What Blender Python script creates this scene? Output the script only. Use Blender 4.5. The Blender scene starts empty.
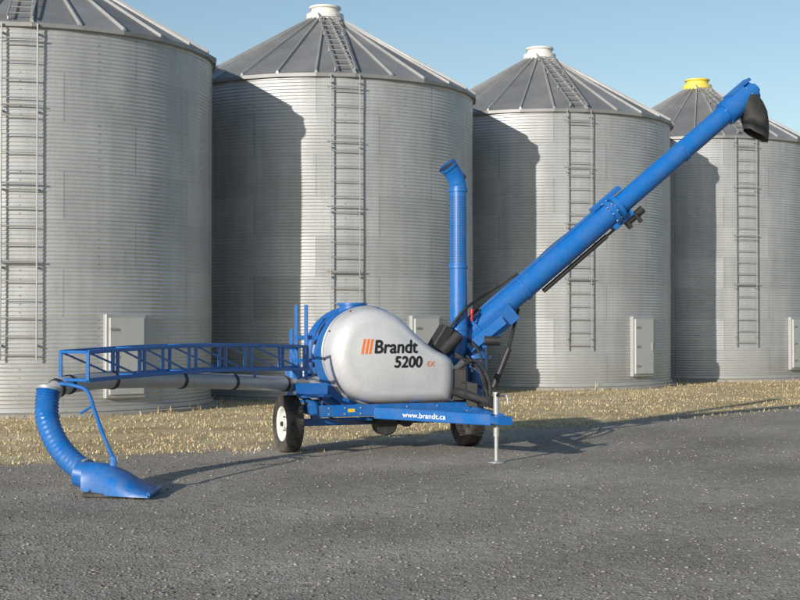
import bpy, bmesh, math, random
import numpy as np
from mathutils import Vector, Matrix, noise
from mathutils.bvhtree import BVHTree
random.seed(7); np.random.seed(7)
R=math.radians
scn=bpy.context.scene
scn.view_settings.view_transform='Standard'; scn.view_settings.look='None'; scn.view_settings.exposure=0

# ---------------------------------------------------------------- materials
def new_mat(name):
    m=bpy.data.materials.new(name); m.use_nodes=True
    nt=m.node_tree; b=nt.nodes['Principled BSDF']
    return m,nt,b
def N(nt,t,**kw):
    n=nt.nodes.new(t)
    for k,v in kw.items(): setattr(n,k,v)
    return n
def ramp(nt,stops):
    r=N(nt,'ShaderNodeValToRGB'); cr=r.color_ramp
    while len(cr.elements)<len(stops): cr.elements.new(0.5)
    for e,(p,c) in zip(cr.elements,stops):
        e.position=p; e.color=(*c,1) if len(c)==3 else c
    return r
def noise_n(nt,scale,detail=4,rough=.6,vec=None):
    n=N(nt,'ShaderNodeTexNoise'); n.inputs['Scale'].default_value=scale
    n.inputs['Detail'].default_value=detail; n.inputs['Roughness'].default_value=rough
    if vec is not None: nt.links.new(vec,n.inputs['Vector'])
    return n
def mixc(nt,fac,a,b,mode='MIX'):
    m=N(nt,'ShaderNodeMix',data_type='RGBA',blend_type=mode)
    for s,v in ((m.inputs[0],fac),(m.inputs[6],a),(m.inputs[7],b)):
        if hasattr(v,'node'): nt.links.new(v,s)
        elif isinstance(v,(int,float)): s.default_value=v
        else: s.default_value=(*v,1)
    return m.outputs[2]
def math_n(nt,op,a,b=None,c=None):
    m=N(nt,'ShaderNodeMath',operation=op)
    for i,v in enumerate((a,b,c)):
        if v is None: continue
        if hasattr(v,'node'): nt.links.new(v,m.inputs[i])
        else: m.inputs[i].default_value=v
    return m.outputs[0]
def geo_pos(nt): return N(nt,'ShaderNodeNewGeometry').outputs['Position']
def bump(nt,b,h,strength,dist):
    n=N(nt,'ShaderNodeBump'); n.inputs['Strength'].default_value=strength; n.inputs['Distance'].default_value=dist
    nt.links.new(h,n.inputs['Height']); nt.links.new(n.outputs[0],b.inputs['Normal'])

def paint(name,col,rough=.35,metal=0.0,dirt=.35,coat=.3,dust=(.22,.19,.15),bmp=.1):
    m,nt,b=new_mat(name); pos=geo_pos(nt)
    n1=noise_n(nt,5,5,.65,pos); n2=noise_n(nt,40,2,.6,pos)
    r1=ramp(nt,[(.42,(0,0,0)),(.75,(1,1,1))]); nt.links.new(n1.outputs[0],r1.inputs[0])
    sep=N(nt,'ShaderNodeSeparateXYZ'); nt.links.new(pos,sep.inputs[0])
    low=N(nt,'ShaderNodeMapRange'); nt.links.new(sep.outputs[2],low.inputs[0])
    low.inputs[1].default_value=0; low.inputs[2].default_value=1.1; low.inputs[3].default_value=1.0; low.inputs[4].default_value=.35
    f=math_n(nt,'MULTIPLY',math_n(nt,'MULTIPLY',r1.outputs[0],low.outputs[0]),dirt)
    c=mixc(nt,f,col,dust)
    tone=math_n(nt,'MULTIPLY_ADD',n2.outputs[0],.3,.85)
    c=mixc(nt,1.0,c,tone,'MULTIPLY')
    nt.links.new(c,b.inputs['Base Color'])
    rr=math_n(nt,'MULTIPLY_ADD',n1.outputs[0],.3,rough-.12); nt.links.new(rr,b.inputs['Roughness'])
    b.inputs['Metallic'].default_value=metal; b.inputs['Coat Weight'].default_value=coat
    if bmp: bump(nt,b,n2.outputs[0],bmp,.002)
    return m
M_blue=paint('blue_paint',(.005,.125,.42),.34,dirt=.35)
M_silver=paint('silver_shroud_paint',(.60,.605,.615),.34,.2,.22,bmp=.03)
M_pipe=paint('worn_steel_pipe',(.46,.455,.45),.4,.3,.45,0)
M_dark=paint('dark_machinery',(.03,.03,.032),.5,.2,.35,0)
M_rub=paint('black_rubber',(.018,.018,.018),.7,0,.45,0)
M_tyre=paint('tyre_rubber',(.022,.021,.02),.8,0,.7,0)
M_rim=paint('white_rim_paint',(.72,.72,.70),.4,0,.35)
M_galv=paint('galvanised_steel',(.42,.43,.43),.45,.4,.3,0)
M_lad=paint('ladder_steel',(.33,.335,.33),.5,.35,.3,0,bmp=0)
M_cap=paint('white_cap_paint',(.7,.69,.64),.5,0,.3)
M_yel=paint('yellow_cap_paint',(.75,.6,.09),.5,0,.2)
M_black=paint('black_lettering',(.012,.012,.014),.5,0,.0,0,bmp=0)
M_orange=paint('orange_stripe',(.75,.16,.02),.4,0,.0,bmp=0)
M_white=paint('white_lettering',(.75,.77,.8),.5,0,.0,0,bmp=0)
M_yellow=paint('yellow_warning_label',(.75,.5,.03),.5,0,.1,0,bmp=0)
M_red=paint('red_handle',(.55,.02,.02),.4,0,.1)
M_door=paint('door_panel_steel',(.50,.51,.50),.5,.25,.35,0)
M_conc=paint('concrete',(.30,.29,.27),.85,0,.4,0)

def wall_mat():
    m,nt,b=new_mat('corrugated_galvanised_wall')
    uv=N(nt,'ShaderNodeUVMap').outputs[0]
    mp=N(nt,'ShaderNodeMapping'); mp.inputs['Scale'].default_value=(8,8,1); nt.links.new(uv,mp.inputs[0])
    br=N(nt,'ShaderNodeTexBrick'); nt.links.new(mp.outputs[0],br.inputs[0])
    br.offset=.5; br.inputs['Color1'].default_value=(.92,.92,.92,1); br.inputs['Color2'].default_value=(1.05,1.05,1.05,1)
    br.inputs['Mortar'].default_value=(.74,.74,.73,1); br.inputs['Scale'].default_value=1
    br.inputs['Mortar Size'].default_value=.005; br.inputs['Brick Width'].default_value=1; br.inputs['Row Height'].default_value=1
    br.inputs['Mortar Smooth'].default_value=.2
    pos=N(nt,'ShaderNodeTexCoord').outputs['Object']
    oi=N(nt,'ShaderNodeObjectInfo')
    off=N(nt,'ShaderNodeVectorMath',operation='ADD'); nt.links.new(pos,off.inputs[0])
    cx=N(nt,'ShaderNodeCombineXYZ'); nt.links.new(math_n(nt,'MULTIPLY',oi.outputs['Random'],50),cx.inputs[0]); nt.links.new(cx.outputs[0],off.inputs[1])
    pv=off.outputs[0]
    mp2=N(nt,'ShaderNodeMapping'); mp2.inputs['Scale'].default_value=(2.6,2.6,.16); nt.links.new(pv,mp2.inputs[0])
    st=noise_n(nt,1.6,6,.68,mp2.outputs[0])
    sp=noise_n(nt,1.1,4,.6,pv); fine=noise_n(nt,26,2,.6,pv)
    c=mixc(nt,st.outputs[0],(.33,.34,.345),(.57,.58,.58))
    c=mixc(nt,1,c,br.outputs[0],'MULTIPLY')
    t=math_n(nt,'MULTIPLY_ADD',sp.outputs[0],.45,.78); c=mixc(nt,1,c,t,'MULTIPLY')
    t=math_n(nt,'MULTIPLY_ADD',fine.outputs[0],.25,.88); c=mixc(nt,1,c,t,'MULTIPLY')
    sep=N(nt,'ShaderNodeSeparateXYZ'); nt.links.new(pos,sep.inputs[0])
    low=N(nt,'ShaderNodeMapRange'); nt.links.new(sep.outputs[2],low.inputs[0])
    low.inputs[1].default_value=0; low.inputs[2].default_value=.9; low.inputs[3].default_value=.6; low.inputs[4].default_value=0
    f=math_n(nt,'MULTIPLY',low.outputs[0],st.outputs[0]); c=mixc(nt,f,c,(.25,.2,.14))
    nt.links.new(c,b.inputs['Base Color'])
    b.inputs['Metallic'].default_value=.42; b.inputs['Roughness'].default_value=.44
    return m
M_wall=wall_mat()
def roof_mat():
    m,nt,b=new_mat('galvanised_roof_panels')
    uv=N(nt,'ShaderNodeUVMap').outputs[0]
    sep=N(nt,'ShaderNodeSeparateXYZ'); nt.links.new(uv,sep.inputs[0])
    pos=N(nt,'ShaderNodeTexCoord').outputs['Object']
    n=noise_n(nt,1.3,6,.68,pos)
    c=mixc(nt,sep.outputs[0],(.20,.20,.20),(.36,.358,.35))
    t=math_n(nt,'MULTIPLY_ADD',n.outputs[0],.9,.55); c=mixc(nt,1,c,t,'MULTIPLY')
    nt.links.new(c,b.inputs['Base Color']); b.inputs['Metallic'].default_value=.3; b.inputs['Roughness'].default_value=.5
    return m
M_roof=roof_mat()

def ground_mat():
    m,nt,b=new_mat('gravel_and_dry_grass')
    pos=geo_pos(nt)
    sep=N(nt,'ShaderNodeSeparateXYZ'); nt.links.new(pos,sep.inputs[0])
    s=math_n(nt,'ADD',math_n(nt,'MULTIPLY',sep.outputs[0],-.665),math_n(nt,'MULTIPLY',sep.outputs[1],.747))
    s0=math_n(nt,'SUBTRACT',s,14.6)
    nb=noise_n(nt,.55,7,.7,pos); s2=math_n(nt,'MULTIPLY_ADD',nb.outputs[0],3.6,-1.8)
    s=math_n(nt,'ADD',s0,s2)
    mr=N(nt,'ShaderNodeMapRange',interpolation_type='SMOOTHSTEP'); nt.links.new(s,mr.inputs[0])
    mr.inputs[1].default_value=-.5; mr.inputs[2].default_value=.5
    v=N(nt,'ShaderNodeTexVoronoi'); v.inputs['Scale'].default_value=55; nt.links.new(pos,v.inputs[0])
    g1=noise_n(nt,.4,5,.62,pos); g2=noise_n(nt,6,6,.72,pos); g3=noise_n(nt,70,3,.75,pos)
    sv=N(nt,'ShaderNodeSeparateColor'); nt.links.new(v.outputs['Color'],sv.inputs[0])
    rg=ramp(nt,[(0,(.19,.168,.142)),(.45,(.31,.282,.246)),(.8,(.40,.37,.325)),(1,(.52,.485,.43))]); nt.links.new(sv.outputs[0],rg.inputs[0])
    c=mixc(nt,.5,rg.outputs[0],(.33,.298,.256))
    t=math_n(nt,'MULTIPLY_ADD',g3.outputs[0],1.2,.40); c=mixc(nt,1,c,t,'MULTIPLY')
    t=math_n(nt,'MULTIPLY_ADD',g2.outputs[0],1.0,.50); c=mixc(nt,1,c,t,'MULTIPLY')
    wob=noise_n(nt,.15,2,.5,pos); sw=math_n(nt,'MULTIPLY_ADD',wob.outputs[0],2.5,s0)
    tk=math_n(nt,'SINE',math_n(nt,'MULTIPLY',sw,2.9)); tk=math_n(nt,'MULTIPLY_ADD',tk,.07,1.0)
    c=mixc(nt,1,c,tk,'MULTIPLY')
    rt=ramp(nt,[(.33,(.76,.75,.73)),(.67,(1.16,1.15,1.13))]); nt.links.new(g1.outputs[0],rt.inputs[0]); c=mixc(nt,1,c,rt.outputs[0],'MULTIPLY')
    h1=noise_n(nt,.7,7,.72,pos); h2=noise_n(nt,14,6,.75,pos)
    rs=ramp(nt,[(.28,(.27,.205,.11)),(.5,(.55,.44,.255)),(.75,(.72,.61,.40))]); nt.links.new(h1.outputs[0],rs.inputs[0])
    t=math_n(nt,'MULTIPLY_ADD',h2.outputs[0],1.1,.45); cs=mixc(nt,1,rs.outputs[0],t,'MULTIPLY')
    t=math_n(nt,'MULTIPLY_ADD',g3.outputs[0],.9,.55); cs=mixc(nt,1,cs,t,'MULTIPLY')
    c=mixc(nt,mr.outputs[0],c,cs)
    nt.links.new(c,b.inputs['Base Color']); b.inputs['Roughness'].default_value=.95
    b.inputs['Specular IOR Level'].default_value=.15
    b2=noise_n(nt,9,4,.7,pos)
    hh=math_n(nt,'ADD',math_n(nt,'MULTIPLY',v.outputs['Distance'],-.5),math_n(nt,'MULTIPLY',b2.outputs[0],1.5))
    bump(nt,b,hh,.45,.03)
    return m
M_ground=ground_mat()
def scatter_mat(name,stops):
    m,nt,b=new_mat(name)
    a=N(nt,'ShaderNodeAttribute'); a.attribute_name='rnd'
    r=ramp(nt,stops); nt.links.new(a.outputs['Fac'],r.inputs[0]); nt.links.new(r.outputs[0],b.inputs['Base Color'])
    b.inputs['Roughness'].default_value=.9; b.inputs['Specular IOR Level'].default_value=.2
    return m
M_peb=scatter_mat('pebble_stone',[(0,(.10,.09,.078)),(.5,(.21,.19,.165)),(.93,(.29,.265,.23)),(1,(.40,.37,.33))])
M_straw=scatter_mat('dry_grass_blades',[(0,(.22,.165,.085)),(.5,(.52,.415,.24)),(1,(.70,.59,.38))])

# ---------------------------------------------------------------- mesh helpers
class B:
    def __init__(s): s.v=[]; s.f=[]
    def add(s,v,f):
        o=len(s.v); s.v+= [Vector(p) for p in v]; s.f+=[[i+o for i in q] for q in f]; return s
    def beam(s,p0,p1,w,h,up=(0,0,1)):
        p0=Vector(p0);p1=Vector(p1);d=(p1-p0).normalized();up=Vector(up)
        if abs(d.dot(up))>.98: up=Vector((0,1,0))
        x=d.cross(up).normalized(); y=x.cross(d).normalized(); c=min(w,h)*.12
        prof=[(-w/2+c,-h/2),(w/2-c,-h/2),(w/2,-h/2+c),(w/2,h/2-c),(w/2-c,h/2),(-w/2+c,h/2),(-w/2,h/2-c),(-w/2,-h/2+c)]
        v=[p+x*a+y*b for p in (p0,p1) for a,b in prof]
        f=[[i,(i+1)%8,8+(i+1)%8,8+i] for i in range(8)]+[list(range(7,-1,-1)),list(range(8,16))]
        return s.add(v,f)
    def tube(s,path,rad,segs=24,caps=True,ref=(0,0,1)):
        path=[Vector(p) for p in path]; n=len(path)
        if not hasattr(rad,'__len__'): rad=[rad]*n
        T=[(path[min(i+1,n-1)]-path[max(i-1,0)]).normalized() for i in range(n)]
        ref=Vector(ref)
        if abs(T[0].dot(ref))>.95: ref=Vector((0,1,0)) if abs(T[0].y)<.9 else Vector((1,0,0))
        x=T[0].cross(ref).normalized(); v=[];f=[]
        for i in range(n):
            x=(x-T[i]*x.dot(T[i])).normalized(); y=T[i].cross(x)
            for k in range(segs):
                a=2*math.pi*k/segs; v.append(path[i]+(x*math.cos(a)+y*math.sin(a))*rad[i])
        for i in range(n-1):
            for k in range(segs):
                k2=(k+1)%segs; f.append([i*segs+k,i*segs+k2,(i+1)*segs+k2,(i+1)*segs+k])
        if caps: f.append(list(range(segs-1,-1,-1))); f.append([(n-1)*segs+k for k in range(segs)])
        return s.add(v,f)
    def lathe(s,prof,o,axis,segs=48):
        o=Vector(o);axis=Vector(axis).normalized(); x=axis.cross(Vector((0,0,1)))
        if x.length<.1: x=Vector((1,0,0))
        x.normalize(); y=axis.cross(x); v=[];f=[];n=len(prof)
        for r,a in prof:
            for k in range(segs):
                t=2*math.pi*k/segs; v.append(o+axis*a+(x*math.cos(t)+y*math.sin(t))*r)
        for i in range(n-1):
            for k in range(segs):
                k2=(k+1)%segs; f.append([i*segs+k,i*segs+k2,(i+1)*segs+k2,(i+1)*segs+k])
        return s.add(v,f)
    def obj(s,name,mat,parent=None,smooth=35):
        me=bpy.data.meshes.new(name); me.from_pydata([tuple(p) for p in s.v],[],s.f); me.validate()
        bm=bmesh.new(); bm.from_mesh(me); bmesh.ops.recalc_face_normals(bm,faces=bm.faces); bm.to_mesh(me); bm.free()
        me.materials.append(mat)
        if smooth:
            for p in me.polygons: p.use_smooth=True
            me.set_sharp_from_angle(angle=R(smooth))
        ob=bpy.data.objects.new(name,me); scn.collection.objects.link(ob)
        if parent:
            ob.parent=parent; ob.matrix_parent_inverse=Matrix.LocRotScale(parent.location,None,None).inverted()
        return ob
def crom(pts,n,closed=False):
    pts=[Vector(p) for p in pts]; out=[]; m=len(pts); seg=m if closed else m-1
    for i in range(seg):
        g=lambda j: pts[j%m] if closed else pts[max(0,min(m-1,j))]
        a,b,c,d=g(i-1),g(i),g(i+1),g(i+2)
        for k in range(n):
            t=k/n
            out.append(.5*((2*b)+(c-a)*t+(2*a-5*b+4*c-d)*t*t+(3*b-a-3*c+d)*t**3))
    if not closed: out.append(pts[-1])
    return out
def empty(name,loc):
    e=bpy.data.objects.new(name,None); e.location=loc; e.empty_display_size=.5; scn.collection.objects.link(e); return e

# ---------------------------------------------------------------- ground
def grid_sheet(name,pts,z,mat):
    me=bpy.data.meshes.new(name); me.from_pydata([(x,y,z) for x,y in pts],[],[list(range(len(pts)))])
    me.materials.append(mat); o=bpy.data.objects.new(name,me); scn.collection.objects.link(o); return o
grid_sheet('ground',[(-900,-900),(900,-900),(900,900),(-900,900)],0,M_ground)
tv=Vector((.747,.665)); nv=Vector((-.665,.747)); edge=[]
for i in range(600):
    t=-90+i*.3
    s=14.6+.6*(noise.noise(Vector((t*.7,0,3)))+.5*noise.noise(Vector((t*2.3,5,3))))-.2
    p=tv*t+nv*s; edge.append((p.x,p.y))
a=tv*90+nv*-60; b_=tv*-90+nv*-60
grid_sheet('gravel_yard',edge+[(a.x,a.y),(b_.x,b_.y)],.004,M_ground)

def instanced_mesh(name,base_v,base_f,pos,scale,rot,mat,tilt=None):
    n=len(pos); nv_=len(base_v); bv=np.array(base_v)
    v=np.repeat(bv[None],n,0)*scale[:,None,:]
    c,s=np.cos(rot)[:,None],np.sin(rot)[:,None]
    if tilt is not None:
        ct,st=np.cos(tilt)[:,None],np.sin(tilt)[:,None]
        y=v[:,:,1]*ct-v[:,:,2]*st; z=v[:,:,1]*st+v[:,:,2]*ct; v[:,:,1]=y; v[:,:,2]=z
    x=v[:,:,0]*c-v[:,:,1]*s; y=v[:,:,0]*s+v[:,:,1]*c
    v[:,:,0]=x; v[:,:,1]=y; v+=pos[:,None,:]
    f=np.array(base_f); fn=f.shape[1]
    F=(f[None]+(np.arange(n)*nv_)[:,None,None]).reshape(-1)
    me=bpy.data.meshes.new(name); me.vertices.add(n*nv_); me.vertices.foreach_set('co',v.reshape(-1))
    nf=n*len(f); me.loops.add(nf*fn); me.loops.foreach_set('vertex_index',F.astype(np.int32))
    me.polygons.add(nf); me.polygons.foreach_set('loop_start',(np.arange(nf)*fn).astype(np.int32))
    me.update(calc_edges=True)
    at=me.attributes.new('rnd','FLOAT','POINT'); at.data.foreach_set('value',np.repeat(np.random.rand(n),nv_).astype(np.float32))
    me.materials.append(mat); o=bpy.data.objects.new(name,me); scn.collection.objects.link(o); return o
g=(1+5**.5)/2
iv=np.array([(-1,g,0),(1,g,0),(-1,-g,0),(1,-g,0),(0,-1,g),(0,1,g),(0,-1,-g),(0,1,-g),(g,0,-1),(g,0,1),(-g,0,-1),(-g,0,1)])/1.9
iv=iv*(1+.25*(np.random.rand(12,1)-.5))
iff=[(0,11,5),(0,5,1),(0,1,7),(0,7,10),(0,10,11),(1,5,9),(5,11,4),(11,10,2),(10,7,6),(7,1,8),(3,9,4),(3,4,2),(3,2,6),(3,6,8),(3,8,9),(4,9,5),(2,4,11),(6,2,10),(8,6,7),(9,8,1)]
n=34000
yy=6.5+ (np.random.rand(n)**1.6)*18; xx=(np.random.rand(n)*2-1)*(yy*.36+1.2)
ss=-.665*xx+.747*yy-14.6
k=ss<.3+np.random.randn(n)*.5; xx=xx[k];yy=yy[k]; n=len(xx)
sc=.004+.011*np.random.rand(n)**3.6
S=np.stack([sc*(.8+.6*np.random.rand(n)),sc*(.8+.5*np.random.rand(n)),sc*(.4+.25*np.random.rand(n))],1)
instanced_mesh('gravel_stones',iv,iff,np.stack([xx,yy,.004+sc*.2],1),S,np.random.rand(n)*6.28,M_peb)
BINS=((-6.9,26.5),(-1.68,31.3),(3.6,36.0),(8.66,40.7))
n=100000
yy=13.5+np.random.rand(n)*30; xx=(np.random.rand(n)*2-1)*(yy*.34+1)
ss=-.665*xx+.747*yy-14.6
clump=np.array([noise.noise(Vector((a*.9,b*.9,1.)))+.5*noise.noise(Vector((a*3,b*3,4.))) for a,b in zip(xx,yy)])
k=(ss>-.2-clump*1.3+np.random.randn(n)*.25)&(clump>-.2+.35*np.random.randn(n))
for bx,by in BINS: k&=((xx-bx)**2+(yy-by)**2)>3.4**2
xx=xx[k];yy=yy[k];cl=clump[k]; n=len(xx)
near=np.zeros(n)
for bx,by in BINS:
    dd_=np.sqrt((xx-bx)**2+(yy-by)**2); near=np.maximum(near,np.clip(1-(dd_-3.4)/.35,0,1))
h=(.012+.035*np.random.rand(n)**1.5)*(1+.9*np.clip(cl,0,1))*(1+2.6*near)
S=np.stack([.012+.014*np.random.rand(n),np.ones(n),h],1)
instanced_mesh('dry_grass',[(-.5,0,0),(.5,0,0),(0,0,1)],[(0,1,2)],np.stack([xx,yy,np.full(n,.003)],1),S,np.random.rand(n)*6.28,M_straw,tilt=np.random.randn(n)*.7)

# ---------------------------------------------------------------- grain bins
BR,BH,AP=3.3,6.6,8.52
def wall_mesh():
    waves=98; per=6; rows=waves*per+1; cols=128
    z=np.linspace(.02,BH,rows); amp=.006
    a=np.linspace(0,2*np.pi,cols+1)
    r=BR+amp*np.sin(np.linspace(0,waves*2*np.pi,rows))[:,None]+0*a[None]
    # slight unevenness of the sheets
    zi=z[:,None]; ai=a[None]
    r=r+.0035*np.sin(7*ai+1.3*zi)+.0025*np.sin(17*ai-2.1*zi+1)+.002*np.sin(29*ai+4.1*zi+2)
    V=np.stack([r*np.sin(ai),-r*np.cos(ai),np.repeat(zi,cols+1,1)],2).reshape(-1,3)
    i,j=np.meshgrid(np.arange(rows-1),np.arange(cols),indexing='ij'); q=i*(cols+1)+j
    F=np.stack([q,q+1,q+cols+2,q+cols+1],2).reshape(-1)
    me=bpy.data.meshes.new('corrugated_wall'); me.vertices.add(len(V)); me.vertices.foreach_set('co',V.reshape(-1))
    nf=len(F)//4; me.loops.add(nf*4); me.loops.foreach_set('vertex_index',F.astype(np.int32))
    me.polygons.add(nf); me.polygons.foreach_set('loop_start',(np.arange(nf)*4).astype(np.int32))
    me.polygons.foreach_set('use_smooth',np.ones(nf,bool)); me.update(calc_edges=True)
    uv=me.uv_layers.new(name='UVMap'); UU=np.stack([(F%(cols+1))/cols,(F//(cols+1))/(rows-1)],1)
    uv.data.foreach_set('uv',UU.reshape(-1).astype(np.float32)); me.materials.append(M_wall); return me
def roof_mesh():
    P=27; v=[];f=[];u=[]
    def cp(r,a,z): return (r*math.sin(a),-r*math.cos(a),z)
    zr=lambda r: BH+.03+(AP-BH)*(1-r/BR)
    for p in range(P):
        a0=2*math.pi*p/P; a1=2*math.pi*(p+1)/P; rn=random.random(); o=len(v)
        r0,r1=BR+.09,.3
        v+=[cp(r0,a0,zr(r0)),cp(r0,a1,zr(r0)),cp(r1,a1,zr(r1)),cp(r1,a0,zr(r1)),cp(r0,a0,zr(r0)-.07),cp(r0,a1,zr(r0)-.07),cp(BR-.02,a1,zr(r0)-.07),cp(BR-.02,a0,zr(r0)-.07)]
        f+=[[o,o+1,o+2,o+3],[o+4,o+5,o+1,o],[o+7,o+6,o+5,o+4]]; u+=[rn]*12
        w=.035; hh=.055; o=len(v)
        def rp(r,off,dz):
            return (r*math.sin(a0)+off*math.cos(a0),-r*math.cos(a0)+off*math.sin(a0),zr(r)+dz)
        v+=[rp(r0+.005,-w,0),rp(r0+.005,-w*.4,hh),rp(r0+.005,w*.4,hh),rp(r0+.005,w,0),rp(r1,-w*.6,0),rp(r1,-w*.3,hh),rp(r1,w*.3,hh),rp(r1,w*.6,0)]
        f+=[[o,o+4,o+5,o+1],[o+1,o+5,o+6,o+2],[o+2,o+6,o+7,o+3],[o,o+1,o+2,o+3]]; u+=[1.0]*16
    me=bpy.data.meshes.new('roof'); me.from_pydata(v,[],f); me.materials.append(M_roof)
    uv=me.uv_layers.new(name='UVMap')
    for i,x in enumerate(u): uv.data[i].uv=(x,.5)
    me.update(); return me
WM,RM=wall_mesh(),roof_mesh()
def make_bin(x,y,yellow=False):
    e=empty('grain_bin',(x,y,0))
    for nm,me in (('corrugated_wall',WM),('roof',RM)):
        o=bpy.data.objects.new(nm,me); o.parent=e; scn.collection.objects.link(o)
    O=Vector((x,y,0))
    def cp(r,a,z): a=R(a); return O+Vector((r*math.sin(a),-r*math.cos(a),z))
    B().lathe([(0,.0),(BR+.16,.0),(BR+.16,.05),(BR+.12,.07),(BR-.1,.07)],(x,y,0),(0,0,1),64).obj('concrete_pad',M_conc,e)
    bb=B(); bb.lathe([(BR+.016,.07),(BR+.034,.08),(BR+.034,.15),(BR+.016,.16)],(x,y,0),(0,0,1),96)
    bb.lathe([(BR+.0,BH-.1),(BR+.03,BH-.09),(BR+.03,BH-.02),(BR+.0,BH-.01)],(x,y,0),(0,0,1),96)
    bb.obj('rim_bands',M_galv,e)
    B().lathe([(.42,AP-.20),(.42,AP-.05),(.33,AP-.03),(.31,AP+.06),(.36,AP+.08),(.36,AP+.12),(0,AP+.20)],(x,y,0),(0,0,1),32).obj('roof_cap',M_yel if yellow else M_cap,e)
    l=B(); A=10; r=BR+.11; half=4.9
    for sd in (-1,1): l.beam(cp(r,A+sd*half,.95),cp(r,A+sd*half,BH-.05),.036,.02,up=(1,0,0))
    z=1.05
    while z<BH-.1: l.tube([cp(r,A-half,z),cp(r,A+half,z)],.011,8); z+=.305
    z=1.2
    while z<BH:
        for sd in (-1,1): l.beam(cp(BR-.01,A+sd*half,z),cp(r+.015,A+sd*half,z),.04,.03)
        z+=1.3
    for zz in (2.6,3.9,5.2,6.3): l.tube([cp(r,A-half*1.25,zz),cp(r,A+half*1.25,zz)],.015,8)
    l.obj('wall_ladder',M_lad,e)
    l=B(); zr=lambda r: BH+.03+(AP-BH)*(1-r/BR)
    for sd in (-1,1):
        c=Vector((math.cos(R(A)),math.sin(R(A)),0))*.2*sd
        l.beam(cp(BR+.12,A,zr(BR+.12)+.11)+c,cp(.4,A,zr(.4)+.11)+c,.028,.028)
    q=BR
    while q>.5:
        c=Vector((math.cos(R(A)),math.sin(R(A)),0))*.2
        l.tube([cp(q,A,zr(q)+.11)-c,cp(q,A,zr(q)+.11)+c],.012,8); q-=.27
    for q in (BR,2.3,1.4,.6):
        for sd in (-1,1):
            c=Vector((math.cos(R(A)),math.sin(R(A)),0))*.2*sd
            l.beam(cp(q,A,zr(q))+c,cp(q,A,zr(q)+.11)+c,.025,.025)
    l.obj('roof_ladder',M_lad,e)
    D=41; t=Vector((math.cos(R(D)),math.sin(R(D)),0)); nn=Vector((math.sin(R(D)),-math.cos(R(D)),0))
    d=B(); c0=O+nn*(BR+.03)
    d.beam(c0+Vector((0,0,.30)),c0+Vector((0,0,1.72)),.78,.10,up=nn)
    d.obj('door_frame',M_galv,e)
    d=B(); d.beam(c0+nn*.065+Vector((0,0,.36)),c0+nn*.065+Vector((0,0,1.66)),.66,.05,up=nn)
    d.obj('door_panel',M_door,e)
    d=B()
    for zz in (.55,1.01,1.47): d.beam(c0+nn*.10-t*.33+Vector((0,0,zz)),c0+nn*.10-t*.20+Vector((0,0,zz)),.025,.04)
    d.beam(c0+nn*.11+t*.25+Vector((0,0,.9)),c0+nn*.11+t*.25+Vector((0,0,1.1)),.03,.03)
    d.obj('door_hardware',M_lad,e)
    s=B()
    for aa in range(-80,91,45):
        for row in range(8):
            a2=aa+(22.5 if row%2 else 0)
            for j in range(6):
                p=cp(BR+.006,a2,row*.825+.1+j*.14); s.tube([p,p+(p-O-Vector((0,0,p.z))).normalized()*.010],.010,6)
    s.obj('seam_bolts',M_lad,e)
    return e
for i,(x,y) in enumerate(BINS): make_bin(x,y,i==3)

# ---------------------------------------------------------------- grain vacuum
MO=Vector((-.25,17.55,0)); U=Vector((math.cos(R(22)),math.sin(R(22)),0)); BK=Vector((-math.sin(R(22)),math.cos(R(22)),0)); Z=Vector((0,0,1))
def L(a,b,c): return MO+U*a+BK*b+Z*c
gv=empty('grain_vacuum',MO)
f=B()
for ly in (-.6,.7): f.beam(L(-1.02,ly,.53),L(1.02,ly,.53),.08,.14)
for lx in (-.98,-.35,.35,.98): f.beam(L(lx,-.56,.527),L(lx,.66,.527),.08,.12)
f.beam(L(-1.08,0,.36),L(1.08,0,.36),.09,.09)
for lx in (-.85,.85): f.beam(L(lx,0,.39),L(lx,0,.48),.12,.12)
f.beam(L(-.3,-.64,.495),L(.50,-2.2,.495),.08,.13); f.beam(L(.96,-.64,.495),L(.60,-2.2,.495),.08,.13)
f.beam(L(.42,-1.5,.50),L(.8,-1.5,.50),.08,.1); f.beam(L(.55,-2.1,.495),L(.55,-2.42,.495),.18,.09)
f.beam(L(-1.15,-.3,.70),L(-.8,-.3,.70),.3,.03); f.beam(L(-1.1,.1,.5),L(-1.1,.1,.72),.06,.06)
f.beam(L(-1.02,-.55,.60),L(-1.02,.3,.72),.05,.05)
f.obj('chassis_frame',M_blue,gv)
fb=B()
for lx in (-.9,-.7,-.5,.1,.5,.9):
    for dz in (-.035,.035): p=L(lx,-.64,.53+dz); fb.tube([p,p-BK*.012],.011,6)
fb.obj('frame_bolts',M_galv,gv)
lb=B(); lx,z,w_,h_=-.66,.535,.09,.04
lb.add([L(lx,-.643,z-h_/2),L(lx+w_,-.643,z-h_/2),L(lx+w_,-.643,z+h_/2),L(lx,-.643,z+h_/2)],[[0,1,2,3]])
lb.obj('warning_labels',M_yellow,gv,smooth=0)
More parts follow.
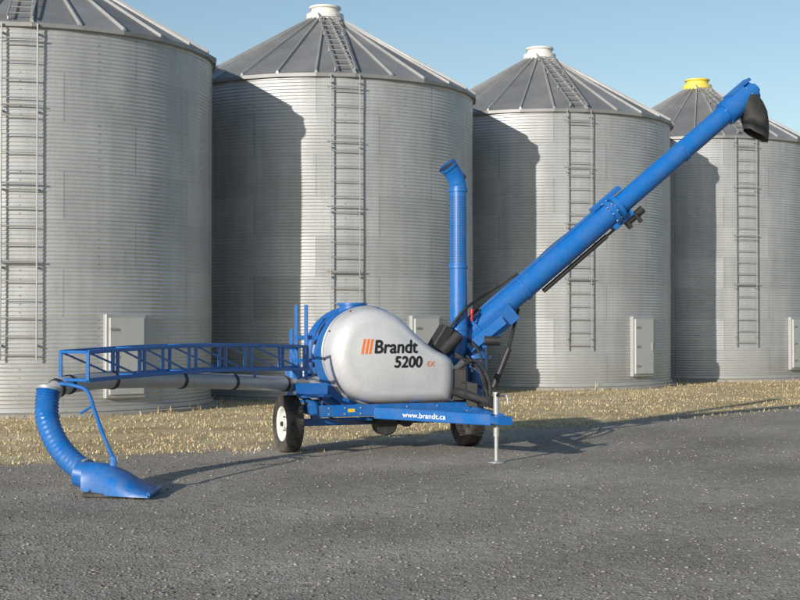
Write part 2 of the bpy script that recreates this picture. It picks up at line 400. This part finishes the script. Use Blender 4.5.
def wheel(lx,side):
    ax=U*side; o=L(lx,0,.35)
    t=B(); t.lathe([(.2,-.075),(.235,-.095),(.29,-.105),(.328,-.098),(.343,-.08),(.35,-.03),(.352,0),(.35,.03),(.343,.08),(.328,.098),(.29,.105),(.235,.095),(.2,.075),(.2,-.075)],o,ax,64)
    x=ax.cross(Z).normalized()
    for k in range(40):
        a=2*math.pi*k/40
        for s_ in (-1,1): 
            dd=x*math.cos(a+s_*.03)+Z*math.sin(a+s_*.03)
            t.beam(o+dd*.346+ax*s_*.035,o+dd*.340+ax*s_*.088,.022,.016,up=dd)
    t.obj('tyre',M_tyre,gv)
    r=B(); r.lathe([(.0,.035),(.06,.035),(.062,.07),(.0,.075)],o,ax,24)
    r.lathe([(.05,.02),(.12,.035),(.15,.0),(.175,.0),(.185,.07),(.203,.083),(.212,.085),(.212,.07),(.2,.055),(.2,-.08)],o,ax,48)
    r.obj('wheel_rim',M_rim,gv)
    h=B()
    for k in range(6):
        a=2*math.pi*k/6; p=o+(x*math.cos(a)+Z*math.sin(a))*.095+ax*.028; h.tube([p,p+ax*.02],.011,6)
    h.lathe([(.0,.10),(.028,.095),(.032,.06)],o,ax,16); h.obj('lug_nuts',M_dark,gv)
wheel(-1.2,-1); wheel(1.2,1)

# silver shroud
outl=[(-.79,1.13),(-.775,1.36),(-.66,1.58),(-.46,1.72),(-.22,1.765),(0,1.71),(.17,1.60),(.40,1.39),(.60,1.25),(.78,1.16),(.855,1.05),(.86,.80),(.83,.62),(.72,.59),(.3,.585),(-.2,.59),(-.53,.70),(-.71,.90)]
O2=crom([(a,b,0) for a,b in outl],6,True); C=Vector((-.02,1.14,0)); n=len(O2)
rings=[(1.0,-.12),(1.0,-.2),(.998,-.27),(.99,-.32)]
for k in range(1,11):
    th=k/10*math.pi/2; rings.append((.99-.30*(1-math.cos(th)),-.32-.20*math.sin(th)))
rings+=[(.6,-.535),(.5,-.547),(.4,-.555),(.25,-.562),(.1,-.565),(.01,-.565)]
v=[];fc=[]
for sc_,ly in rings:
    for p in O2:
        q=C+(p-C)*sc_; v.append(L(q.x,ly,q.y))
for i in range(len(rings)-1):
    for k in range(n): fc.append([i*n+k,i*n+(k+1)%n,(i+1)*n+(k+1)%n,(i+1)*n+k])
sh=B().add(v,fc); sh.obj('silver_shroud',M_silver,gv,smooth=60)
bvh=BVHTree.FromPolygons(sh.v,sh.f)
lip=B(); pts=[]
for p in O2: q=C+(p-C)*1.012; pts.append(L(q.x,-.13,q.y))
pts.append(pts[0]); lip.tube(pts,.018,8,caps=False); lip.obj('shroud_flange',M_galv,gv)
bt=B()
for i in range(0,n,9):
    q=C+(O2[i]-C)*.997; d=(O2[i]-C).normalized(); dw=U*d.x+Z*d.y; p=L(q.x,-.19,q.y); bt.tube([p,p+dw*.014],.012,8)
bt.obj('shroud_bolts',M_dark,gv)

dr=B(); dr.lathe([(0,-.125),(.60,-.125),(.645,-.12),(.645,-.06),(.605,-.05),(.605,.10),(.62,.11),(.62,.15),(.605,.16),(.605,.36),(.64,.37),(.64,.42),(.6,.43),(.2,.47),(0,.47)],L(-.24,0,1.15),BK,72)
dr.obj('blower_drum',M_blue,gv)
d2=B(); d2.lathe([(.0,.46),(.36,.46),(.36,.78),(.30,.84),(0,.84)],L(-.24,0,1.15),BK,48)
d2.tube([L(-.3,.2,1.6),L(-.3,.2,1.80)],.17,32); d2.tube([L(-.3,.2,1.80),L(-.3,.2,1.83)],.19,32)
d2.obj('inlet_housing',M_blue,gv)
s=B(); s.beam(L(-.7,.0,.58),L(-.55,.0,.85),.3,.05,up=BK); s.beam(L(.25,.0,.58),L(.1,.0,.85),.3,.05,up=BK)
s.beam(L(.5,.15,.58),L(.5,.15,1.2),.4,.4); s.beam(L(.3,.2,1.15),L(.9,.2,1.15),.35,.3)
s.obj('drum_supports',M_blue,gv)

# lettering: thin vinyl letters that follow the shroud surface
def text(body,size,fn,mat,name,shear=0,thick=0):
    # thick: several slightly offset copies give the heavy weight of the real lettering
    offs=[(0,0)] if not thick else [(-thick,0),(thick,0),(0,thick),(0,-thick),(0,0)]
    cu=bpy.data.curves.new(name,'FONT'); cu.body=body; cu.size=size; cu.shear=shear
    ob=bpy.data.objects.new(name,cu); scn.collection.objects.link(ob)
    dg=bpy.context.evaluated_depsgraph_get(); src=bpy.data.meshes.new_from_object(ob.evaluated_get(dg))
    bpy.data.objects.remove(ob)
    bm=bmesh.new(); bm.from_mesh(src); bmesh.ops.triangulate(bm,faces=bm.faces)
    for _ in range(4):
        es=[e for e in bm.edges if e.calc_length()>size*.13]
        if not es: break
        bmesh.ops.subdivide_edges(bm,edges=es,cuts=1); bmesh.ops.triangulate(bm,faces=bm.faces)
    bm.verts.ensure_lookup_table(); V=[];F=[]
    for j,(ox,oy) in enumerate(offs):
        o=len(V)
        for vv in bm.verts: V.append(tuple(fn(vv.co.x+ox,vv.co.y+oy,.005+.0006*j)))
        for ff in bm.faces: F.append([o+q.index for q in ff.verts])
    bm.free(); me=bpy.data.meshes.new(name); me.from_pydata(V,[],F); me.materials.append(mat)
    o=bpy.data.objects.new(name,me); scn.collection.objects.link(o); o.parent=gv; o.matrix_parent_inverse=Matrix.Translation(-MO)
    return o
def on_shroud(x0,z0,sx=1):
    def fn(x,y,e=.005):
        p=L(x0+x*sx,-2,z0+y); h=bvh.ray_cast(p,BK)
        return (h[0]-BK*e) if h[0] is not None else L(x0+x*sx,-.56,z0+y)
    return fn
text('Brandt',.225,on_shroud(-.30,1.215,.94),M_black,'lettering_name',.12,.006)
text('5200',.19,on_shroud(-.04,1.04,.98),M_black,'lettering_number',.12,.006)
text('EX',.09,on_shroud(.40,1.045,1),M_orange,'lettering_suffix',.12,0)
sl=B()
for i in range(3):
    x=-.455+i*.047; f0=on_shroud(0,0)
    q=[f0(x+.0,1.205),f0(x+.028,1.205),f0(x+.064,1.385),f0(x+.036,1.385)]
    sl.add(q,[[0,1,2,3]])
sl.obj('stripes',M_orange,gv,smooth=0)
p0=L(-.3,-.64,.495);p1=L(.50,-2.2,.495); dd=(p1-p0).normalized(); nn=dd.cross(Z)
if nn.y>0: nn=-nn
text('www.brandt.ca',.085,lambda x,y,e: p0+dd*(.46+x*1.25)+Z*(y-.025)+nn*(.039+e),M_white,'lettering_url',0,.0015)

# stack
sx,sy=1.08,0.0
st=B(); path=crom([L(sx-.35,sy+.1,1.05),L(sx-.12,sy+.03,1.12),L(sx,sy,1.35),L(sx,sy,1.8),L(sx,sy,3.2),L(sx-.015,sy,3.37),L(sx-.07,sy,3.49),L(sx-.15,sy-.01,3.58)],8)
st.tube(path,.115,32,caps=False)
for zz in (1.5,2.3,3.28): st.lathe([(.115,zz-.025),(.13,zz-.02),(.13,zz+.02),(.115,zz+.025)],L(sx,sy,0),Z,32)
e=path[-1]; t=(path[-1]-path[-2]).normalized(); st.tube([e-t*.02,e+t*.02],.126,32,caps=False)
st.obj('exhaust_stack',M_blue,gv)
st=B(); st.tube([e-t*.25,e-t*.0],.106,32,caps=True); st.obj('stack_mouth',M_dark,gv)
sg=B()
for i in range(26):
    for k in range(-3,4):
        a=R(-90+k*16-10); d=Vector((math.cos(a),math.sin(a),0)); p=L(sx,sy,2.36+i*.033)+d*.1155
        sg.beam(p-d*.002,p+d*.0015,.010,.016)
sg.obj('stack_perforations',M_dark,gv)

# auger
A0=Vector((.90,18.15,1.42)); H=Vector((4.80,19.0,4.74)); AD=(H-A0).normalized(); AL=(H-A0).length
AN=(Z-AD*Z.dot(AD)).normalized(); AS=AD.cross(AN)
def AT(t,n_=0,s_=0): return A0+AD*(AL*t)+AN*n_+AS*s_
au=B(); au.tube([AT(-.04),AT(.5)],.155,36); au.obj('lower_auger_tube',M_blue,gv)
au=B(); au.tube([AT(.5),AT(.97)],.135,36); au.obj('upper_auger_tube',M_blue,gv)
fl=B()
for t,r,w in ((.02,.2,.02),(.18,.172,.02),(.485,.2,.03),(.505,.2,.03),(.9,.165,.02),(.97,.175,.03),(.74,.15,.02)):
    fl.tube([AT(t)-AD*w,AT(t)+AD*w],r,36)
fl.beam(AT(.06,.165),AT(.47,.165),.09,.03,up=AN)
fl.beam(AT(.465,-.17),AT(.53,-.17),.16,.08,up=AN)
fl.beam(AT(.45,.19),AT(.545,.19),.12,.06,up=AN)
fl.tube([AT(.90),AT(.975)],.172,36); fl.tube([AT(.975),AT(1.0)],.14,36); fl.tube([AT(1.0),AT(1.012)],.07,20)
fl.beam(AT(.93,.16),AT(1.005,.16),.2,.04,up=AN)
fl.obj('auger_flanges',M_blue,gv)
bo=B()
for t,r in ((.485,.185),(.97,.16)):
    for k in range(10):
        a=2*math.pi*k/10; q=AT(t,r*math.sin(a),r*math.cos(a)); bo.tube([q-AD*.045,q+AD*.045],.012,6)
bo.obj('flange_bolts',M_galv,gv)
sp=B(); hp=AT(.97); secs=[(.02,.10,.02,.15,.17),(.06,.0,-.05,.18,.18),(.10,0,-.16,.195,.20),(.13,0,-.30,.185,.21),(.145,0,-.42,.17,.21),(.15,0,-.52,.155,.20)]
v=[];fc=[];m_=28
for i,(dx,dy,dz,ax_,ay_) in enumerate(secs):
    for k in range(m_):
        a=2*math.pi*k/m_; c_,s_=math.cos(a),math.sin(a)
        x_=math.copysign(abs(c_)**.8,c_)*ax_; y_=math.copysign(abs(s_)**.8,s_)*ay_
        sl_=(x_/ax_)*-.09*(i/5)
        v.append(hp+Vector((dx+x_,y_,dz+sl_+.006*math.sin(7*a+i))))
for i in range(len(secs)-1):
    for k in range(m_): fc.append([i*m_+k,i*m_+(k+1)%m_,(i+1)*m_+(k+1)%m_,(i+1)*m_+k])
fc.append(list(range(m_))); fc.append([(len(secs)-2)*m_+k for k in range(m_)])
sp.add(v,fc); sp.obj('rubber_spout',M_rub,gv,smooth=60)
mo=B(); mo.tube([AT(.50,-.24),AT(.56,-.24)],.055,20); mo.beam(AT(.505,-.16),AT(.505,-.33),.1,.05,up=AD)
mo.tube([AT(.53,-.2,.1),AT(.53,-.34,.1)],.03,12)
mo.tube([AT(.22,-.2),AT(.44,-.2)],.032,16); mo.tube([AT(.44,-.2),AT(.49,-.2)],.018,12)
mo.obj('fold_cylinder',M_dark,gv)
hb=B()
def hose(pts,r): hb.tube(crom(pts,7),r,10)
for o_,sd in ((.0,.1),(.03,.12)):
    hb.tube(crom([AT(t,.12+o_+.015*math.sin(t*25),-sd) for t in np.linspace(.0,.5,16)],3),.012,8)
hose([L(.9,-.1,1.5),L(1.1,-.15,1.75),AT(.1,.26,-.08),AT(.2,.19,-.08)],.02)
tb=B()
base=Vector((.98,18.2,0))
tb.tube([base+Z*.55,base+Z*1.12],.15,28); tb.tube([base+Z*1.12,base+Z*1.16],.2,28); 
tb.tube(crom([base+Z*1.1,base+Z*1.3,AT(.03)],6),.15,28)
for sd in (-1,1): tb.beam(AT(.0,-.1,sd*.17),AT(.12,-.1,sd*.17),.03,.26,up=AN)
tb.beam(base+Vector((-.1,-.22,1.25)),base+Vector((.35,-.22,1.62)),.04,.13)
tb.obj('auger_turret',M_blue,gv)
tc=B(); tc.tube([base+Vector((.22,-.2,.75)),base+Vector((.42,-.18,1.25))],.04,16); tc.tube([base+Vector((.42,-.18,1.25)),AT(.14,-.16)],.022,12)
tc.beam(L(.66,-.12,1.22),L(.86,-.12,1.52),.22,.14); tc.tube([L(.75,-.2,1.2),L(.98,-.2,1.42)],.08,20)
tc.tube([base+Vector((.1,-.3,1.35)),base+Vector((.3,-.3,1.35))],.06,16)
tc.obj('lift_cylinder',M_dark,gv)
rh=B(); rh.tube([L(1.22,-.1,1.60),L(1.22,-.1,1.73)],.012,10); rh.tube([L(1.22,-.1,1.70),L(1.22,-.1,1.76)],.024,12); rh.obj('red_handle',M_red,gv)

hose([L(.95,-.2,1.15),L(1.05,-.6,1.05),L(.98,-1.0,.78),L(.80,-1.5,.66),L(.62,-2.0,.72),L(.56,-2.25,.80)],.016)
hose([L(.92,-.15,1.22),L(1.12,-.6,.95),L(1.0,-1.1,.66),L(.74,-1.7,.62),L(.58,-2.1,.83)],.016)
hose([L(.9,-.3,.95),L(.98,-.7,1.12),L(1.0,-1.05,.9),L(.90,-1.3,.62),L(.6,-1.9,.64)],.02)
hose([L(.85,-.3,.85),L(1.02,-.75,.80),L(.93,-1.1,.60),L(.75,-1.6,.72),L(.6,-2.1,.68)],.014)
hose([L(1.0,.1,1.3),L(1.2,-.1,1.1),L(1.12,-.3,.8),L(1.0,-.5,.62)],.018)
hose([L(1.05,.0,1.5),L(1.28,-.2,1.2),L(1.22,-.5,.75),L(1.0,-.8,.60),L(.8,-1.4,.60)],.016)
hose([L(-.8,-.2,.75),L(-.95,-.45,.55),L(-.7,-.55,.40),L(-.2,-.4,.38),L(.4,-.5,.42),L(.9,-.5,.45)],.012)
hb.obj('hydraulic_hoses',M_rub,gv)
pt=B(); pt.tube([L(.84,-.45,.72),L(.76,-1.0,.71)],.055,20); pt.tube([L(.76,-1.0,.71),L(.60,-1.9,.68)],.042,20)
pt.tube(crom([L(.60,-1.88,.68),L(.59,-1.98,.68),L(.58,-2.06,.68)],2),[.05,.06,.07,.07,.06],20)
pt.beam(L(.92,-.35,.62),L(.92,-.35,1.0),.22,.2); pt.beam(L(.90,-.8,.56),L(.90,-.8,.84),.14,.12)
pt.lathe([(0,-.1),(.12,-.1),(.14,-.08),(.14,.08),(.12,.1),(0,.1)],L(-.02,-.2,.33),BK,32); pt.beam(L(-.02,-.1,.35),L(-.02,-.1,.5),.12,.1)
pt.lathe([(0,-.03),(.09,-.03),(.09,.03),(0,.03)],L(.25,-.25,.38),BK,24)
pt.tube([L(-.02,-.2,.33),L(.9,-.2,.40)],.03,12)
pt.obj('driveline',M_dark,gv)
jk=B(); jb=L(.585,-2.12,0)
jk.tube([jb+Z*.03,jb+Z*.45],.024,16); jk.tube([jb+Z*.30,jb+Z*.78],.034,16); jk.tube([jb+Z*.78,jb+Z*.80],.042,16)
jk.lathe([(0,.006),(.10,.006),(.10,.016),(.03,.03),(0,.03)],jb,Z,24)
jk.tube([jb+Z*.76,jb+Z*.76+Vector((.12,-.03,0))],.011,8); jk.tube([jb+Z*.76+Vector((.12,-.03,-.005)),jb+Z*.70+Vector((.13,-.03,-.03))],.012,8)
jk.beam(jb+Vector((-.03,0,.5)),jb+Vector((-.12,.06,.5)),.08,.08)
jk.obj('jack_stand',M_galv,gv)

ps=B()
for a_,b_2 in ((-1.10,0),(-1.0,-.08),(-1.05,.35)):
    ps.beam(L(a_,b_2,.5),L(a_,b_2,1.80 if b_2<.3 else 1.5),.045,.045)
for zz in (.82,1.12,1.40): ps.beam(L(-1.12,0,zz),L(-.8,-.05,zz),.04,.05)
ps.beam(L(-1.05,-.05,.9),L(-1.05,.35,1.3),.04,.04)
ps.beam(L(-1.2,-.25,.78),L(-.8,-.25,.78),.12,.14); ps.beam(L(-1.1,-.1,.98),L(-1.1,.3,.98),.1,.1)
ps.tube([L(-1.15,-.05,.70),L(-1.15,-.05,1.0)],.09,24)
ps.obj('boom_cradle',M_blue,gv)
bp=B(); bpath=crom([(-.85,17.3,.84),(-1.34,17.0,.84),(-1.85,16.1,.90),(-2.38,15.2,.96),(-2.93,14.25,1.0),(-3.20,13.78,.985),(-3.32,13.56,.95),(-3.365,13.46,.86)],8)
bp.tube(bpath,.088,28); bp.obj('intake_boom_pipe',M_pipe,gv)
cl=B()
for i in (9,17,24,32,42,48):
    p=bpath[i]; t=(bpath[i+1]-bpath[i-1]).normalized(); cl.tube([p-t*.02,p+t*.02],.097,28)
cl.obj('pipe_clamps',M_dark,gv)
tr=B(); S0=Vector((-1.40,16.73,0)); E0=Vector((-3.30,13.62,0)); td=(E0-S0); tl=td.length; td.normalize(); tp=Vector((-td.y,td.x,0))
if tp.x<0: tp=-tp
zb=lambda q: 1.03+.04*math.sin(q*math.pi)
posts=[0,.02,.30,.33,.56,.59,.78,.80,1.0]
for off in (0,.36):
    def TP(q,h): return S0+td*(tl*q)+tp*off+Z*(zb(q)+h)
    for h in (0,.27):
        qs=np.linspace(0,1,9)
        for a_,b_2 in zip(qs[:-1],qs[1:]): tr.beam(TP(a_,h),TP(b_2,h),.038,.038)
    for q in posts: tr.beam(TP(q,0),TP(q,.27),.034,.034)
    for a_,b_2 in ((.02,.30),(.33,.56),(.59,.78),(.8,1.0)): tr.beam(TP(a_,0),TP(b_2,.27),.018,.018)
for q in (0,.3,.57,.79,1.0):
    for h in (0,.27): tr.beam(S0+td*(tl*q)+Z*(zb(q)+h),S0+td*(tl*q)+tp*.36+Z*(zb(q)+h),.03,.03)
for q in (.15,.45,.7,.95): tr.beam(S0+td*(tl*q)+Z*(zb(q)),S0+td*(tl*q)+Z*(zb(q)-.1),.03,.03)
tr.beam(S0+Z*1.04,L(-1.08,0,1.04),.05,.05); tr.beam(S0+Z*1.28,L(-1.08,0,1.28),.04,.04)
tr.obj('boom_truss',M_blue,gv)
hp_=crom([(-3.37,13.44,.95),(-3.375,13.40,.84),(-3.34,13.30,.64),(-3.20,13.16,.42),(-3.00,13.0,.26),(-2.78,12.86,.17)],16)
rr=[.108+.006*math.sin(i*math.pi/1.5) for i in range(len(hp_))]
B().tube(hp_,rr,32).obj('suction_hose',M_blue,gv,smooth=50)
hc=B()
for i in (2,70):
    p=hp_[i]; t=(hp_[i+1]-hp_[i-1]).normalized(); hc.tube([p-t*.014,p+t*.014],.119,28)
hc.obj('hose_clamps',M_galv,gv)
nz=B(); v=[];fc=[]; secs=[(-2.90,.115,.29,.06),(-2.80,.13,.31,.04),(-2.68,.20,.30,.03),(-2.52,.27,.24,.03),(-2.38,.31,.15,.03),(-2.24,.32,.075,.03)]
m_=17
for x,hw,ht,z0 in secs:
    for k in range(m_):
        a=math.pi*k/(m_-1); yy_=-math.cos(a)*hw; zz=z0+max(math.sin(a),0)**.8*(ht-z0)
        v.append((x,12.84-(x+2.85)*.12+yy_,zz))
for i in range(len(secs)-1):
    for k in range(m_-1): fc.append([i*m_+k,i*m_+k+1,(i+1)*m_+k+1,(i+1)*m_+k])
fc.append(list(range(m_))); fc.append([(len(secs)-1)*m_+k for k in range(m_-1,-1,-1)])
nz.add(v,fc)
nz.tube([(-2.96,12.92,.2),(-2.80,12.87,.17)],.125,28)
nz.beam((-2.62,12.82,.25),(-2.62,12.82,.36),.06,.03)
nz.beam((-2.24,12.47,.045),(-2.24,13.09,.045),.03,.05)
nz.obj('suction_nozzle',M_blue,gv,smooth=50)
nw=B()
for x,y in ((-2.80,12.72),(-2.80,12.98),(-2.40,12.56),(-2.40,13.02)): nw.tube([(x,y-.02,.036),(x,y+.02,.036)],.034,20)
nw.beam((-2.84,12.84,.03),(-2.26,12.78,.03),.42,.035)
nw.obj('nozzle_wheels',M_rub,gv)
sr=B(); sr.tube(crom([(-3.30,13.52,1.0),(-3.12,13.42,.98),(-2.98,13.35,.93),(-2.88,13.22,.75),(-2.74,13.02,.50),(-2.62,12.84,.33)],5),.019,12)
sr.tube([(-3.05,13.40,.72),(-2.90,13.24,.80)],.014,10)
sr.obj('nozzle_support_arm',M_blue,gv)

# distant horizon shelter belt
rng=np.random.RandomState(3); n=20000
xx=rng.rand(n)*1200-600; cz=np.array([5+3*noise.noise(Vector((a*.03,0,0)))+2*noise.noise(Vector((a*.15,3,0))) for a in xx])
zz=rng.rand(n)**.8*np.maximum(cz,1.5); yy=420+rng.randn(n)*6
S=np.stack([.8+1.1*rng.rand(n),np.ones(n),.8+1.1*rng.rand(n)],1)
M_leaf=scatter_mat('distant_foliage',[(0,(.03,.035,.02)),(.6,(.07,.075,.04)),(1,(.13,.12,.07))])
instanced_mesh('distant_tree_line',[(-.5,0,0),(.5,0,0),(.3,0,1),(-.4,0,.8)],[(0,1,2,3)],np.stack([xx,yy,zz],1),S,rng.rand(n)*6.28,M_leaf,tilt=rng.rand(n)-.5)

# ---------------------------------------------------------------- light & camera
el=15.5
d=Vector((math.cos(R(57))*math.cos(R(el)),math.sin(R(57))*math.cos(R(el)),-math.sin(R(el))))
sd=bpy.data.lights.new('sun','SUN'); sd.energy=5.0; sd.angle=R(.5); sd.color=(1,.93,.83)
so=bpy.data.objects.new('sun',sd); so.rotation_euler=d.to_track_quat('-Z','Y').to_euler(); so.location=(-20,-20,20); scn.collection.objects.link(so)
w=bpy.data.worlds.new('World'); scn.world=w; w.use_nodes=True; nt=w.node_tree
sk=nt.nodes.new('ShaderNodeTexSky'); sk.sky_type='NISHITA'; sk.sun_disc=False; sk.sun_elevation=R(el)
sk.sun_rotation=math.atan2(-d.x,-d.y); sk.air_density=1.1; sk.dust_density=.4; sk.ozone_density=2.0
bg=nt.nodes['Background']; nt.links.new(sk.outputs[0],bg.inputs[0]); bg.inputs[1].default_value=.13
cam=bpy.data.cameras.new('camera'); cam.lens=63; cam.sensor_width=36; cam.clip_end=3000
co=bpy.data.objects.new('camera',cam); co.location=(0,0,1.59); co.rotation_euler=(R(90.9),0,0); scn.collection.objects.link(co); scn.camera=co
